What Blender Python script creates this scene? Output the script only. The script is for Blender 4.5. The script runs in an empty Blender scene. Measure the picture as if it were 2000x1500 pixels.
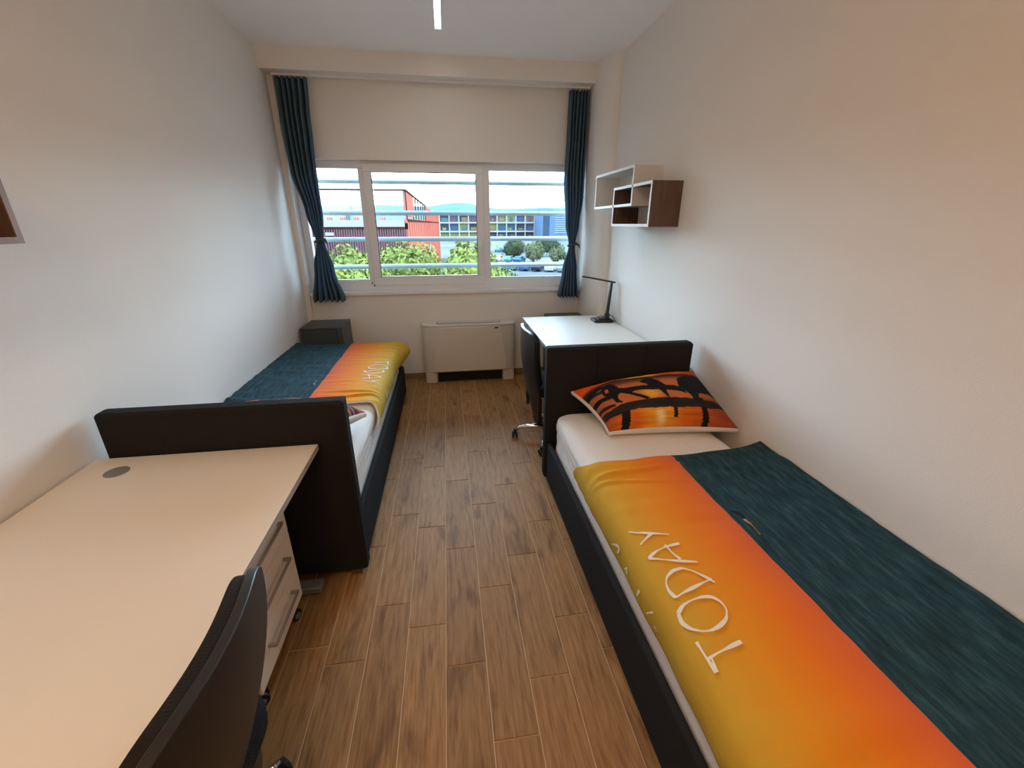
import bpy, bmesh, math, random
from mathutils import Vector, Matrix, noise
random.seed(7)
PI = math.pi
SC = bpy.context.scene
COL = SC.collection

# ------------------------------------------------------------------ camera
cam_d = bpy.data.cameras.new('camera'); cam = bpy.data.objects.new('camera', cam_d); COL.objects.link(cam)
cam_d.sensor_width = 36.0; cam_d.lens = 824.97 / 2000 * 36.0; cam_d.clip_start = 0.02; cam_d.clip_end = 9000
rt = Vector((0.98922237, -0.14641910, -0.00073599)); dn = Vector((-0.05263628, -0.35091656, -0.93492620)); fw = Vector((0.13663278, 0.92488865, -0.35484146))
m = Matrix.Identity(4)
for i in range(3):
    m[i][0] = rt[i]; m[i][1] = -dn[i]; m[i][2] = -fw[i]
m.translation = (0, 0, 1.6)
cam.matrix_world = m
SC.camera = cam
SC.view_settings.view_transform = 'Standard'; SC.view_settings.look = 'None'
SC.view_settings.gamma = 1.0; SC.view_settings.use_curve_mapping = False
SC.view_settings.exposure = 0.36
SC.cycles.use_denoising = True
SC.cycles.max_bounces = 12; SC.cycles.diffuse_bounces = 8; SC.cycles.transparent_max_bounces = 16
SC.cycles.sample_clamp_indirect = 6.0

# ------------------------------------------------------------------ world, sun, portal
world = bpy.data.worlds.new('World'); SC.world = world; world.use_nodes = True
wn = world.node_tree; wn.nodes.clear()
wo = wn.nodes.new('ShaderNodeOutputWorld'); bg = wn.nodes.new('ShaderNodeBackground')
tc = wn.nodes.new('ShaderNodeTexCoord'); sx = wn.nodes.new('ShaderNodeSeparateXYZ'); cr = wn.nodes.new('ShaderNodeValToRGB')
wn.links.new(tc.outputs['Generated'], sx.inputs[0]); wn.links.new(sx.outputs['Z'], cr.inputs[0])
cr.color_ramp.elements[0].position = 0.0; cr.color_ramp.elements[0].color = (0.68, 0.87, 1.0, 1)
cr.color_ramp.elements[1].position = 0.8; cr.color_ramp.elements[1].color = (0.36, 0.64, 1.0, 1)
wn.links.new(cr.outputs[0], bg.inputs[0]); bg.inputs[1].default_value = 23.0
wn.links.new(bg.outputs[0], wo.inputs[0])

sun_d = bpy.data.lights.new('sun', 'SUN'); sun = bpy.data.objects.new('sun', sun_d); COL.objects.link(sun)
sun_d.energy = 8.0; sun_d.angle = math.radians(0.6); sun_d.color = (1.0, 0.95, 0.86)
sun.rotation_euler = Vector((0.74, -0.10, 0.66)).to_track_quat('Z', 'Y').to_euler()
sun.location = (30, 0, 40)

pl_d = bpy.data.lights.new('window_portal', 'AREA'); pl = bpy.data.objects.new('window_portal', pl_d); COL.objects.link(pl)
pl_d.shape = 'RECTANGLE'; pl_d.size = 2.78; pl_d.size_y = 1.24; pl_d.cycles.is_portal = True
pl.location = (0.01, 4.70, 1.55); pl.rotation_euler = (-PI / 2, 0, 0)

LED_STRENGTH = 19.0
LAMP_STRENGTH = 54.0

# ------------------------------------------------------------------ geometry helpers
class MB:
    def __init__(s): s.v = []; s.f = []; s.mi = []; s.cur = 0
    def add(s, vs, fs):
        o = len(s.v); s.v += [tuple(x) for x in vs]
        for f in fs: s.f.append(tuple(i + o for i in f)); s.mi.append(s.cur)
        return s
    def box(s, x0, x1, y0, y1, z0, z1):
        return s.add([(x0,y0,z0),(x1,y0,z0),(x1,y1,z0),(x0,y1,z0),(x0,y0,z1),(x1,y0,z1),(x1,y1,z1),(x0,y1,z1)],
                     [(0,3,2,1),(4,5,6,7),(0,1,5,4),(1,2,6,5),(2,3,7,6),(3,0,4,7)])
    def prism(s, poly, a0, a1, axis='z'):
        n = len(poly)
        def P(p, a):
            return {'z': (p[0], p[1], a), 'y': (p[0], a, p[1]), 'x': (a, p[0], p[1])}[axis]
        vs = [P(p, a0) for p in poly] + [P(p, a1) for p in poly]
        fs = [tuple(range(n))[::-1], tuple(range(n, 2 * n))] + [(i, (i + 1) % n, n + (i + 1) % n, n + i) for i in range(n)]
        return s.add(vs, fs)
    def tube(s, pts, r, n=8, cap=True):
        pts = [Vector(p) for p in pts]; rs = r if isinstance(r, (list, tuple)) else [r] * len(pts)
        vs = []; prev = None
        for i, p in enumerate(pts):
            t = (pts[min(i + 1, len(pts) - 1)] - pts[max(i - 1, 0)]).normalized()
            if prev is None:
                a = Vector((0, 0, 1)) if abs(t.z) < .9 else Vector((1, 0, 0)); u = t.cross(a).normalized()
            else:
                u = (prev - t * prev.dot(t)).normalized()
            prev = u; w = t.cross(u)
            for k in range(n):
                an = 2 * PI * k / n; vs.append(p + (u * math.cos(an) + w * math.sin(an)) * rs[i])
        fs = []
        for i in range(len(pts) - 1):
            for k in range(n):
                a = i * n + k; b = i * n + (k + 1) % n; fs.append((a, b, b + n, a + n))
        if cap: fs.append(tuple(range(n))[::-1]); fs.append(tuple(range((len(pts) - 1) * n, len(pts) * n)))
        return s.add(vs, fs)
    def lathe(s, prof, n=20, c=(0, 0), axis='z'):
        vs = []
        for r, z in prof:
            for k in range(n):
                a = 2 * PI * k / n; x = c[0] + r * math.cos(a); y = c[1] + r * math.sin(a)
                vs.append({'z': (x, y, z), 'x': (z, x, y), 'y': (x, z, y)}[axis])
        fs = []
        for i in range(len(prof) - 1):
            for k in range(n):
                a = i * n + k; b = i * n + (k + 1) % n; fs.append((a, b, b + n, a + n))
        fs.append(tuple(range(n))[::-1]); fs.append(tuple(range((len(prof) - 1) * n, len(prof) * n)))
        return s.add(vs, fs)
    def grid(s, fn, nu, nv):
        vs = [fn(i / nu, j / nv) for j in range(nv + 1) for i in range(nu + 1)]
        fs = [(j * (nu + 1) + i, j * (nu + 1) + i + 1, (j + 1) * (nu + 1) + i + 1, (j + 1) * (nu + 1) + i) for j in range(nv) for i in range(nu)]
        return s.add(vs, fs)
    def mesh(s, name, smooth=False):
        me = bpy.data.meshes.new(name); me.from_pydata(s.v, [], s.f)
        bm = bmesh.new(); bm.from_mesh(me); bmesh.ops.recalc_face_normals(bm, faces=bm.faces)
        bm.to_mesh(me); bm.free()
        if smooth:
            for p in me.polygons: p.use_smooth = True
        if any(s.mi):
            for p, k in zip(me.polygons, s.mi): p.material_index = k
        return me

def link(name, me, mat, parent=None, bevel=0, seg=2, smooth=False):
    o = bpy.data.objects.new(name, me); COL.objects.link(o)
    mats = mat if isinstance(mat, (list, tuple)) else [mat]
    if not me.materials:
        for q in mats: me.materials.append(q)
    if parent is not None: o.parent = parent
    if bevel:
        b = o.modifiers.new('bevel', 'BEVEL'); b.width = bevel; b.segments = seg; b.limit_method = 'ANGLE'; b.angle_limit = math.radians(35)
        b.harden_normals = False
        for p in me.polygons: p.use_smooth = True
        try: me.set_sharp_from_angle(angle=math.radians(38))
        except Exception: pass
    return o
def part(name, mb, mat, parent=None, bevel=0, seg=2, smooth=False, label=None):
    o = link(name, mb.mesh(name, smooth), mat, parent, bevel, seg)
    if label: o['label'] = label
    return o
def tag(o, label, cat, group=None):
    o['label'] = label; o['category'] = cat
    if group: o['group'] = group
    return o
def thing(name, label, cat, loc=(0, 0, 0), rz=0, group=None):
    o = bpy.data.objects.new(name, None); COL.objects.link(o); o.location = loc; o.rotation_euler = (0, 0, rz)
    o.empty_display_size = 0.1
    return tag(o, label, cat, group)
def struct(name, mb, mat, label, cat='wall', bevel=0, parent=None):
    o = part(name, mb, mat, parent, bevel)
    o['kind'] = 'structure'; o['label'] = label
    if parent is None: o['category'] = cat
    return o
def rrect(x0, x1, y0, y1, r, n=5):
    out = []
    for cx, cy, a0 in ((x1 - r, y1 - r, 0), (x0 + r, y1 - r, PI / 2), (x0 + r, y0 + r, PI), (x1 - r, y0 + r, 1.5 * PI)):
        for k in range(n + 1):
            a = a0 + PI / 2 * k / n; out.append((cx + r * math.cos(a), cy + r * math.sin(a)))
    return out
def interp(tab, t):
    if t <= tab[0][0]: return tab[0][1]
    for (a, va), (b, vb) in zip(tab, tab[1:]):
        if t <= b:
            k = (t - a) / (b - a); k = k * k * (3 - 2 * k); return va + (vb - va) * k
    return tab[-1][1]
def sstep(a, b, x):
    t = min(1, max(0, (x - a) / (b - a))); return t * t * (3 - 2 * t)

# ------------------------------------------------------------------ materials
def mat(name, col, rough=.6, metal=0, bump=None, spec=.5, var=None, sheen=0):
    m = bpy.data.materials.new(name); m.use_nodes = True; nt = m.node_tree
    b = nt.nodes['Principled BSDF']
    b.inputs['Base Color'].default_value = (*col, 1); b.inputs['Roughness'].default_value = rough
    b.inputs['Metallic'].default_value = metal; b.inputs['Specular IOR Level'].default_value = spec
    if sheen: b.inputs['Sheen Weight'].default_value = sheen
    tcn = nt.nodes.new('ShaderNodeTexCoord')
    if var:
        sc, amt = var
        n = nt.nodes.new('ShaderNodeTexNoise'); n.inputs['Scale'].default_value = sc; n.inputs['Detail'].default_value = 4
        nt.links.new(tcn.outputs['Object'], n.inputs['Vector'])
        r = nt.nodes.new('ShaderNodeValToRGB')
        r.color_ramp.elements[0].color = (*[c * (1 - amt) for c in col], 1); r.color_ramp.elements[1].color = (*[min(1, c * (1 + amt)) for c in col], 1)
        r.color_ramp.elements[0].position = .3; r.color_ramp.elements[1].position = .7
        nt.links.new(n.outputs['Fac'], r.inputs[0]); nt.links.new(r.outputs[0], b.inputs['Base Color'])
    if bump:
        sc, st = bump
        n = nt.nodes.new('ShaderNodeTexNoise'); n.inputs['Scale'].default_value = sc; n.inputs['Detail'].default_value = 3
        nt.links.new(tcn.outputs['Object'], n.inputs['Vector'])
        bp = nt.nodes.new('ShaderNodeBump'); bp.inputs['Strength'].default_value = st; bp.inputs['Distance'].default_value = .004
        nt.links.new(n.outputs['Fac'], bp.inputs['Height']); nt.links.new(bp.outputs[0], b.inputs['Normal'])
    return m
def weave(name, col, scale=1100, bs=.25, rough=.9):
    m = mat(name, col, rough, spec=.12); nt = m.node_tree; b = nt.nodes['Principled BSDF']
    tcn = nt.nodes.new('ShaderNodeTexCoord')
    hs = []
    for d in ('X', 'Y', 'Z'):
        w = nt.nodes.new('ShaderNodeTexWave'); w.wave_type = 'BANDS'; w.bands_direction = d
        w.inputs['Scale'].default_value = scale / 20; w.inputs['Distortion'].default_value = 1.2; w.inputs['Detail'].default_value = 1
        nt.links.new(tcn.outputs['Object'], w.inputs['Vector']); hs.append(w)
    a1 = nt.nodes.new('ShaderNodeMath'); a2 = nt.nodes.new('ShaderNodeMath')
    nt.links.new(hs[0].outputs['Fac'], a1.inputs[0]); nt.links.new(hs[1].outputs['Fac'], a1.inputs[1])
    nt.links.new(a1.outputs[0], a2.inputs[0]); nt.links.new(hs[2].outputs['Fac'], a2.inputs[1])
    r = nt.nodes.new('ShaderNodeValToRGB'); r.color_ramp.elements[0].color = (*[c * .85 for c in col], 1); r.color_ramp.elements[1].color = (*[c * 1.2 for c in col], 1)
    mul = nt.nodes.new('ShaderNodeMath'); mul.operation = 'MULTIPLY'; mul.inputs[1].default_value = .34
    nt.links.new(a2.outputs[0], mul.inputs[0]); nt.links.new(mul.outputs[0], r.inputs[0]); nt.links.new(r.outputs[0], b.inputs['Base Color'])
    bp = nt.nodes.new('ShaderNodeBump'); bp.inputs['Strength'].default_value = bs; bp.inputs['Distance'].default_value = .002
    nt.links.new(a2.outputs[0], bp.inputs['Height']); nt.links.new(bp.outputs[0], b.inputs['Normal'])
    return m
def emis(name, col, s):
    m = bpy.data.materials.new(name); m.use_nodes = True; nt = m.node_tree; nt.nodes.clear()
    o = nt.nodes.new('ShaderNodeOutputMaterial'); e = nt.nodes.new('ShaderNodeEmission'); e.inputs[0].default_value = (*col, 1); e.inputs[1].default_value = s
    nt.links.new(e.outputs[0], o.inputs[0]); return m

def floor_mat():
    m = mat('wood_look_tile', (.3, .18, .1), .60, spec=.2); nt = m.node_tree; b = nt.nodes['Principled BSDF']; L = nt.links.new; N = nt.nodes.new
    tcn = N('ShaderNodeTexCoord'); oi = N('ShaderNodeObjectInfo')
    off = N('ShaderNodeVectorMath'); off.operation = 'MULTIPLY_ADD'
    cmb = N('ShaderNodeCombineXYZ'); L(oi.outputs['Random'], cmb.inputs[0]); L(oi.outputs['Random'], cmb.inputs[1]); L(oi.outputs['Random'], cmb.inputs[2])
    L(cmb.outputs[0], off.inputs[0]); off.inputs[1].default_value = (37, 53, 11); L(tcn.outputs['Object'], off.inputs[2])
    mp = N('ShaderNodeMapping'); mp.inputs['Scale'].default_value = (1, .06, 1); L(off.outputs[0], mp.inputs[0])
    n1 = N('ShaderNodeTexNoise'); n1.inputs['Scale'].default_value = 130; n1.inputs['Detail'].default_value = 5; n1.inputs['Roughness'].default_value = .6; L(mp.outputs[0], n1.inputs['Vector'])
    mp2 = N('ShaderNodeMapping'); mp2.inputs['Scale'].default_value = (1, .28, 1); L(off.outputs[0], mp2.inputs[0])
    n2 = N('ShaderNodeTexNoise'); n2.inputs['Scale'].default_value = 11; n2.inputs['Detail'].default_value = 3; n2.inputs['Distortion'].default_value = .6; L(mp2.outputs[0], n2.inputs['Vector'])
    w = N('ShaderNodeTexWave'); w.wave_type = 'BANDS'; w.bands_direction = 'X'; w.inputs['Scale'].default_value = 9; w.inputs['Distortion'].default_value = 9; w.inputs['Detail'].default_value = 2; w.inputs['Detail Scale'].default_value = 1.2
    L(mp2.outputs[0], w.inputs['Vector'])
    r1 = N('ShaderNodeValToRGB'); e = r1.color_ramp.elements
    e[0].position = .28; e[0].color = (.225, .112, .042, 1); e[1].position = .72; e[1].color = (.410, .228, .090, 1)
    e2 = e.new(.5); e2.color = (.330, .175, .066, 1)
    mx = N('ShaderNodeMath'); mx.operation = 'MULTIPLY_ADD'; mx.inputs[1].default_value = .12; L(w.outputs['Fac'], mx.inputs[0])
    sb = N('ShaderNodeMath'); sb.operation = 'SUBTRACT'; sb.inputs[1].default_value = .06; L(n1.outputs['Fac'], sb.inputs[0]); L(sb.outputs[0], mx.inputs[2])
    L(mx.outputs[0], r1.inputs[0])
    r2 = N('ShaderNodeValToRGB'); e = r2.color_ramp.elements; e[0].position = .30; e[0].color = (.58, .55, .54, 1); e[1].position = .45; e[1].color = (1, 1, 1, 1)
    L(n2.outputs['Fac'], r2.inputs[0])
    mm = N('ShaderNodeMix'); mm.data_type = 'RGBA'; mm.blend_type = 'MULTIPLY'; mm.inputs[0].default_value = .85; L(r1.outputs[0], mm.inputs[6]); L(r2.outputs[0], mm.inputs[7])
    hv = N('ShaderNodeHueSaturation'); L(mm.outputs[2], hv.inputs['Color'])
    v = N('ShaderNodeMapRange'); v.inputs[3].default_value = .90; v.inputs[4].default_value = 1.10; L(oi.outputs['Random'], v.inputs[0]); L(v.outputs[0], hv.inputs['Value'])
    L(hv.outputs[0], b.inputs['Base Color'])
    bp = N('ShaderNodeBump'); bp.inputs['Strength'].default_value = .15; bp.inputs['Distance'].default_value = .002; L(n1.outputs['Fac'], bp.inputs['Height']); L(bp.outputs[0], b.inputs['Normal'])
    return m

def wood_mat(name, c0, c1, rough=.5):
    m = mat(name, c0, rough); nt = m.node_tree; b = nt.nodes['Principled BSDF']; L = nt.links.new; N = nt.nodes.new
    tcn = N('ShaderNodeTexCoord'); mp = N('ShaderNodeMapping'); mp.inputs['Scale'].default_value = (1, 1, .12); L(tcn.outputs['Object'], mp.inputs[0])
    n = N('ShaderNodeTexNoise'); n.inputs['Scale'].default_value = 45; n.inputs['Detail'].default_value = 5; n.inputs['Distortion'].default_value = .4; L(mp.outputs[0], n.inputs['Vector'])
    r = N('ShaderNodeValToRGB'); r.color_ramp.elements[0].position = .3; r.color_ramp.elements[1].position = .7
    r.color_ramp.elements[0].color = (*c0, 1); r.color_ramp.elements[1].color = (*c1, 1); L(n.outputs['Fac'], r.inputs[0]); L(r.outputs[0], b.inputs['Base Color'])
    return m

M = {}
M['wall'] = mat('wall_paint', (.80, .775, .735), .85, bump=(230, .12), spec=.2)
M['ceil'] = mat('ceiling_paint', (.93, .925, .91), .9, bump=(150, .1), spec=.2)
M['floor'] = floor_mat()
M['grout'] = mat('grout', (.56, .385, .225), .9)
M['base'] = mat('brown_baseboard', (.24, .155, .10), .5)
M['pvc'] = mat('white_pvc', (.80, .81, .82), .35)
M['sill'] = mat('white_sill', (.80, .80, .79), .3)
M['gasket'] = mat('black_gasket', (.012, .012, .014), .6)
M['louv'] = mat('pale_aluminium_slat', (.175, .195, .188), .8, 0, spec=.05)
M['desk'] = mat('white_laminate', (.86, .80, .70), .48, spec=.3)
M['deskedge'] = mat('grey_edge_band', (.42, .38, .35), .5)
M['steel'] = mat('grey_powder_coat', (.25, .24, .225), .5, .3)
M['grommet'] = mat('grey_plastic', (.23, .22, .21), .5)
M['fab'] = weave('charcoal_upholstery', (.020, .019, .0185))
M['rail'] = weave('charcoal_rail_upholstery', (.021, .022, .0235))
M['sheet'] = mat('white_sheet', (.83, .79, .75), .85, bump=(22, .9), spec=.2)
M['white'] = mat('white_cotton', (.80, .77, .73), .85, spec=.2)
M['print_white'] = mat('white_print', (.86, .80, .72), .85, spec=.2)
M['print_pink'] = mat('pink_print', (.55, .25, .16), .85, spec=.2)
M['print_black'] = mat('black_print', (.012, .012, .014), .85, spec=.2)
M['shell'] = mat('black_plastic', (.016, .0155, .016), .42)
M['seatfab'] = weave('black_chair_fabric', (.019, .0185, .0185), 900)
M['chrome'] = mat('chrome', (.75, .75, .75), .12, 1)
M['rubber'] = mat('black_rubber', (.012, .012, .012), .5)
M['greyhub'] = mat('grey_hub', (.2, .2, .21), .4)
M['fridge'] = mat('dark_grey_enamel', (.045, .052, .052), .42)
M['coil'] = mat('beige_grey_enamel', (.68, .65, .59), .45)
M['coilfront'] = mat('warm_grey_panel', (.70, .66, .585), .45)
M['dark'] = mat('black_and_gap_shade', (.008, .008, .010), .8)  # near-black: shade painted into the heater gaps, also plain dark parts
M['lamp'] = mat('black_lamp', (.010, .011, .014), .35)
M['shelfwhite'] = mat('white_board', (.74, .735, .71), .5)
M['shelfwood'] = wood_mat('dark_walnut', (.085, .042, .027), (.15, .075, .048))
M['shelfwoodL'] = wood_mat('walnut_edge', (.23, .145, .115), (.30, .195, .155))
M['handle'] = mat('brushed_handle', (.45, .43, .40), .35, .8)
M['led'] = emis('led_diffuser', (1.0, .95, .88), LED_STRENGTH)
M['lampglow'] = emis('warm_opal_glass', (1.0, .57, .26), LAMP_STRENGTH)
M['alu'] = mat('aluminium', (.6, .6, .6), .4, .9)

def curtain_mat():
    m = bpy.data.materials.new('slate_blue_curtain'); m.use_nodes = True; nt = m.node_tree; b = nt.nodes['Principled BSDF']
    b.inputs['Base Color'].default_value = (.095, .155, .205, 1); b.inputs['Roughness'].default_value = .9; b.inputs['Specular IOR Level'].default_value = .2
    t = nt.nodes.new('ShaderNodeBsdfTranslucent'); t.inputs[0].default_value = (.09, .22, .33, 1)
    mx = nt.nodes.new('ShaderNodeMixShader'); mx.inputs[0].default_value = .32
    nt.links.new(b.outputs[0], mx.inputs[1]); nt.links.new(t.outputs[0], mx.inputs[2]); nt.links.new(mx.outputs[0], nt.nodes['Material Output'].inputs[0])
    return m
M['curtain'] = curtain_mat()
M['cotie'] = mat('curtain_tie_fabric', (.06, .075, .09), .9)

def glass_mat():
    m = bpy.data.materials.new('window_glass'); m.use_nodes = True; nt = m.node_tree; nt.nodes.clear()
    o = nt.nodes.new('ShaderNodeOutputMaterial'); t = nt.nodes.new('ShaderNodeBsdfTransparent'); t.inputs[0].default_value = (.95, .97, .97, 1)
    g = nt.nodes.new('ShaderNodeBsdfGlossy'); g.inputs['Roughness'].default_value = .02
    f = nt.nodes.new('ShaderNodeFresnel'); f.inputs[0].default_value = 1.45
    mx = nt.nodes.new('ShaderNodeMixShader'); nt.links.new(f.outputs[0], mx.inputs[0]); nt.links.new(t.outputs[0], mx.inputs[1]); nt.links.new(g.outputs[0], mx.inputs[2])
    nt.links.new(mx.outputs[0], o.inputs[0]); return m
M['glass'] = glass_mat()

def duvet_mat():
    m = mat('printed_duvet', (.5, .3, .1), .85, spec=.2); nt = m.node_tree; b = nt.nodes['Principled BSDF']; L = nt.links.new; N = nt.nodes.new
    uv = N('ShaderNodeUVMap'); uv.uv_map = 'UVMap'; sp = N('ShaderNodeSeparateXYZ'); L(uv.outputs[0], sp.inputs[0])   # u = metres across from aisle edge, v = metres along
    n = N('ShaderNodeTexNoise'); n.inputs['Scale'].default_value = 2.0; n.inputs['Detail'].default_value = 2; L(uv.outputs[0], n.inputs['Vector'])
    ad = N('ShaderNodeMath'); ad.operation = 'MULTIPLY_ADD'; ad.inputs[1].default_value = .10; L(n.outputs['Fac'], ad.inputs[0]); L(sp.outputs[0], ad.inputs[2])
    mr = N('ShaderNodeMapRange'); mr.inputs[1].default_value = .05; mr.inputs[2].default_value = .62; L(ad.outputs[0], mr.inputs[0])
    r = N('ShaderNodeValToRGB'); e = r.color_ramp.elements; e[0].position = 0; e[0].color = (.50, .36, .045, 1); e[1].position = 1; e[1].color = (.72, .135, .050, 1)
    for p, c in ((.26, (.62, .36, .03)), (.5, (.80, .30, .014)), (.76, (.84, .20, .016))):
        q = e.new(p); q.color = (*c, 1)
    L(mr.outputs[0], r.inputs[0])
    mp = N('ShaderNodeMapping'); mp.inputs['Scale'].default_value = (1, .16, 1); L(uv.outputs[0], mp.inputs[0])
    n2 = N('ShaderNodeTexNoise'); n2.inputs['Scale'].default_value = 46; n2.inputs['Detail'].default_value = 7; n2.inputs['Roughness'].default_value = .7; L(mp.outputs[0], n2.inputs['Vector'])
    r2 = N('ShaderNodeValToRGB'); e = r2.color_ramp.elements; e[0].position = .36; e[0].color = (.010, .030, .040, 1); e[1].position = .70; e[1].color = (.045, .110, .130, 1)
    q = e.new(.52); q.color = (.018, .056, .072, 1)
    L(n2.outputs['Fac'], r2.inputs[0])
    gt = N('ShaderNodeMath'); gt.operation = 'GREATER_THAN'; gt.inputs[1].default_value = .558; L(sp.outputs[0], gt.inputs[0])
    mm = N('ShaderNodeMix'); mm.data_type = 'RGBA'; L(gt.outputs[0], mm.inputs[0]); L(r.outputs[0], mm.inputs[6]); L(r2.outputs[0], mm.inputs[7])
    L(mm.outputs[2], b.inputs['Base Color'])
    n3 = N('ShaderNodeTexNoise'); n3.inputs['Scale'].default_value = 13; n3.inputs['Detail'].default_value = 3; L(mp.outputs[0], n3.inputs['Vector'])
    bp = N('ShaderNodeBump'); bp.inputs['Strength'].default_value = .35; bp.inputs['Distance'].default_value = .012; L(n3.outputs['Fac'], bp.inputs['Height']); L(bp.outputs[0], b.inputs['Normal'])
    return m
M['duvet'] = duvet_mat()
def attr_mat(name):
    m = mat(name, (.5, .3, .1), .85, spec=.2); nt = m.node_tree
    a = nt.nodes.new('ShaderNodeAttribute'); a.attribute_name = 'print'; nt.links.new(a.outputs['Color'], nt.nodes['Principled BSDF'].inputs['Base Color'])
    return m
M['pillow'] = attr_mat('printed_pillowcase')

# ------------------------------------------------------------------ room shell
XL, XR, ZC, YB, YW, YF = -1.415, 1.52, 2.922, 4.31, 4.50, -1.6
COLX = 1.39
TW = .2
fl = struct('floor', MB().box(XL - TW, XR + TW, YF - TW, YW + TW, -.2, -.0025), M['grout'], 'floor of wood-look tiles with thin light grout', 'floor')
PW, PLN, X0 = .1557, .6355, -.0866
offs = {-4: 1.321, -3: 1.236, -2: 1.483, -1: 1.353, 0: 1.162, 1: 1.52, 2: 1.07, 3: 1.316, 4: 1.147}
cache = {}
def plank_mesh(w, l):
    k = (round(w, 3), round(l, 3))
    if k not in cache:
        b = .0015; h = .006
        mb = MB().add([(-w/2,-l/2,-h),(w/2,-l/2,-h),(w/2,l/2,-h),(-w/2,l/2,-h),(-w/2,-l/2,-b),(w/2,-l/2,-b),(w/2,l/2,-b),(-w/2,l/2,-b),
                       (-w/2+b,-l/2+b,0),(w/2-b,-l/2+b,0),(w/2-b,l/2-b,0),(-w/2+b,l/2-b,0)],
                      [(0,1,5,4),(1,2,6,5),(2,3,7,6),(3,0,4,7),(4,5,9,8),(5,6,10,9),(6,7,11,10),(7,4,8,11),(8,9,10,11)])
        me = mb.mesh('plank'); me.materials.append(M['floor']); cache[k] = me
    return cache[k]
G = .0040
for k in range(-9, 11):
    a = max(XL, X0 + PW * k); b = min(XR, X0 + PW * (k + 1))
    if b - a < .012: continue
    o0 = offs.get(k, 1.2 + ((k * 0.2713) % 1) * PLN)
    j = o0 - PLN * math.ceil((o0 - YF) / PLN)
    while j < YW:
        y0 = max(YF, j); y1 = min(YW, j + PLN)
        if y1 - y0 > .012:
            o = bpy.data.objects.new('plank', plank_mesh(b - a - G, y1 - y0 - G)); COL.objects.link(o); o.parent = fl
            o.location = ((a + b) / 2, (y0 + y1) / 2, 0)
        j += PLN

struct('wall_left', MB().box(XL - TW, XL, YF - TW, YW + TW, 0, ZC + .2), M['wall'], 'plain off-white wall behind the teal half of the far bed')
struct('wall_right', MB().box(XR, XR + TW, YF - TW, YW + TW, 0, ZC + .2), M['wall'], 'plain off-white wall carrying the interlocked white and walnut shelf boxes')
struct('wall_rear', MB().box(XL, XR, YF - TW, YF, 0, ZC + .2), M['wall'], 'plain wall behind the viewpoint')
SLX0, SLX1, SLY0, SLY1 = .001, .044, 1.4, 3.82
cm = MB(); cm.box(XL, SLX0, YF, YW + TW, ZC, ZC + .2); cm.box(SLX1, XR, YF, YW + TW, ZC, ZC + .2); cm.box(SLX0, SLX1, YF, SLY0, ZC, ZC + .2); cm.box(SLX0, SLX1, SLY1, YW + TW, ZC, ZC + .2); cm.box(SLX0, SLX1, SLY0, SLY1, ZC + .05, ZC + .2)
struct('ceiling', cm, M['ceil'], 'white ceiling with a recessed light line', 'ceiling')
WX0, WX1, WZ0, WZ1 = -1.365, COLX, .92, 2.15
mb = MB(); mb.box(XL, XR, YW, YW + TW, 0, WZ0); mb.box(XL, XR, YW, YW + TW, WZ1, ZC); mb.box(XL, WX0, YW, YW + TW, WZ0, WZ1); mb.box(WX1, XR, YW, YW + TW, WZ0, WZ1)
struct('wall_back', mb, M['wall'], 'window wall with the wide window opening and the parapet below it')
struct('trim_1', MB().box(XL, COLX, YB, YW, 2.768, ZC), M['wall'], 'dropped beam across the room above the curtains', 'beam')
struct('trim_2', MB().box(XL, XL + .048, YW - .03, YW, 0, 2.768), M['wall'], 'narrow pilaster strip in the corner above the mini fridge', 'pilaster')
poly = [(XR, YW), (COLX, YW)] + [(XR - .13 * math.sin(a), YB - .31 * math.cos(a)) for a in [PI / 2 * (1 - k / 14) for k in range(15)]]
c = struct('trim_3', MB().prism(poly, 0, ZC), M['wall'], 'rounded column in the corner behind the desk lamp', 'column')
for p in c.data.polygons: p.use_smooth = abs(p.normal.z) < .5
c.data.set_sharp_from_angle(angle=math.radians(40))
mb = MB().box(XL + .048, COLX, YW - .012, YW, 0, .066)
struct('baseboard_back', mb, M['base'], 'brown wooden baseboard under the window wall', 'baseboard', .003)
struct('baseboard_left', MB().box(XL, XL + .012, YF, YW - .03, 0, .066), M['base'], 'brown baseboard behind the bed with its foot at the fridge', 'baseboard', .003)
struct('baseboard_right', MB().box(XR - .012, XR, YF, YB - .31, 0, .066), M['base'], 'brown baseboard under the wall with the interlocked shelf', 'baseboard', .003)

# window
win = bpy.data.objects.new('window_1', None); COL.objects.link(win); win['kind'] = 'structure'; win['label'] = 'wide white three-part window with a tilting middle sash'; win['category'] = 'window'
def frame_rect(mb, x0, x1, z0, z1, w, y0, y1, wb=None):
    wb = wb or w
    mb.box(x0, x1, y0, y1, z0, z0 + wb); mb.box(x0, x1, y0, y1, z1 - w, z1); mb.box(x0, x0 + w, y0, y1, z0 + wb, z1 - w); mb.box(x1 - w, x1, y0, y1, z0 + wb, z1 - w)
FY0, FY1 = 4.58, 4.65
mb = MB(); mb.box(WX0, WX1, FY0, FY1, .955, 1.062); mb.box(WX0, WX1, FY0, FY1, 2.087, WZ1); mb.box(WX0, WX0 + .065, FY0, FY1, 1.062, 2.087); mb.box(WX1 - .065, WX1, FY0, FY1, 1.062, 2.087)
part('window_frame', mb, M['pvc'], win, .004)
for x0, x1 in ((-.79, -.725), (.372, .452)):
    part('mullion', MB().box(x0, x1, FY0 + .001, FY1, 1.062, 2.087), M['pvc'], win, .004)
sash = MB(); frame_rect(sash, -.745, .392, 1.008, 2.132, .074, FY0 - .018, FY0 + .03, .084)
sa = part('sash', sash, M['pvc'], win, .005)
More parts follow.
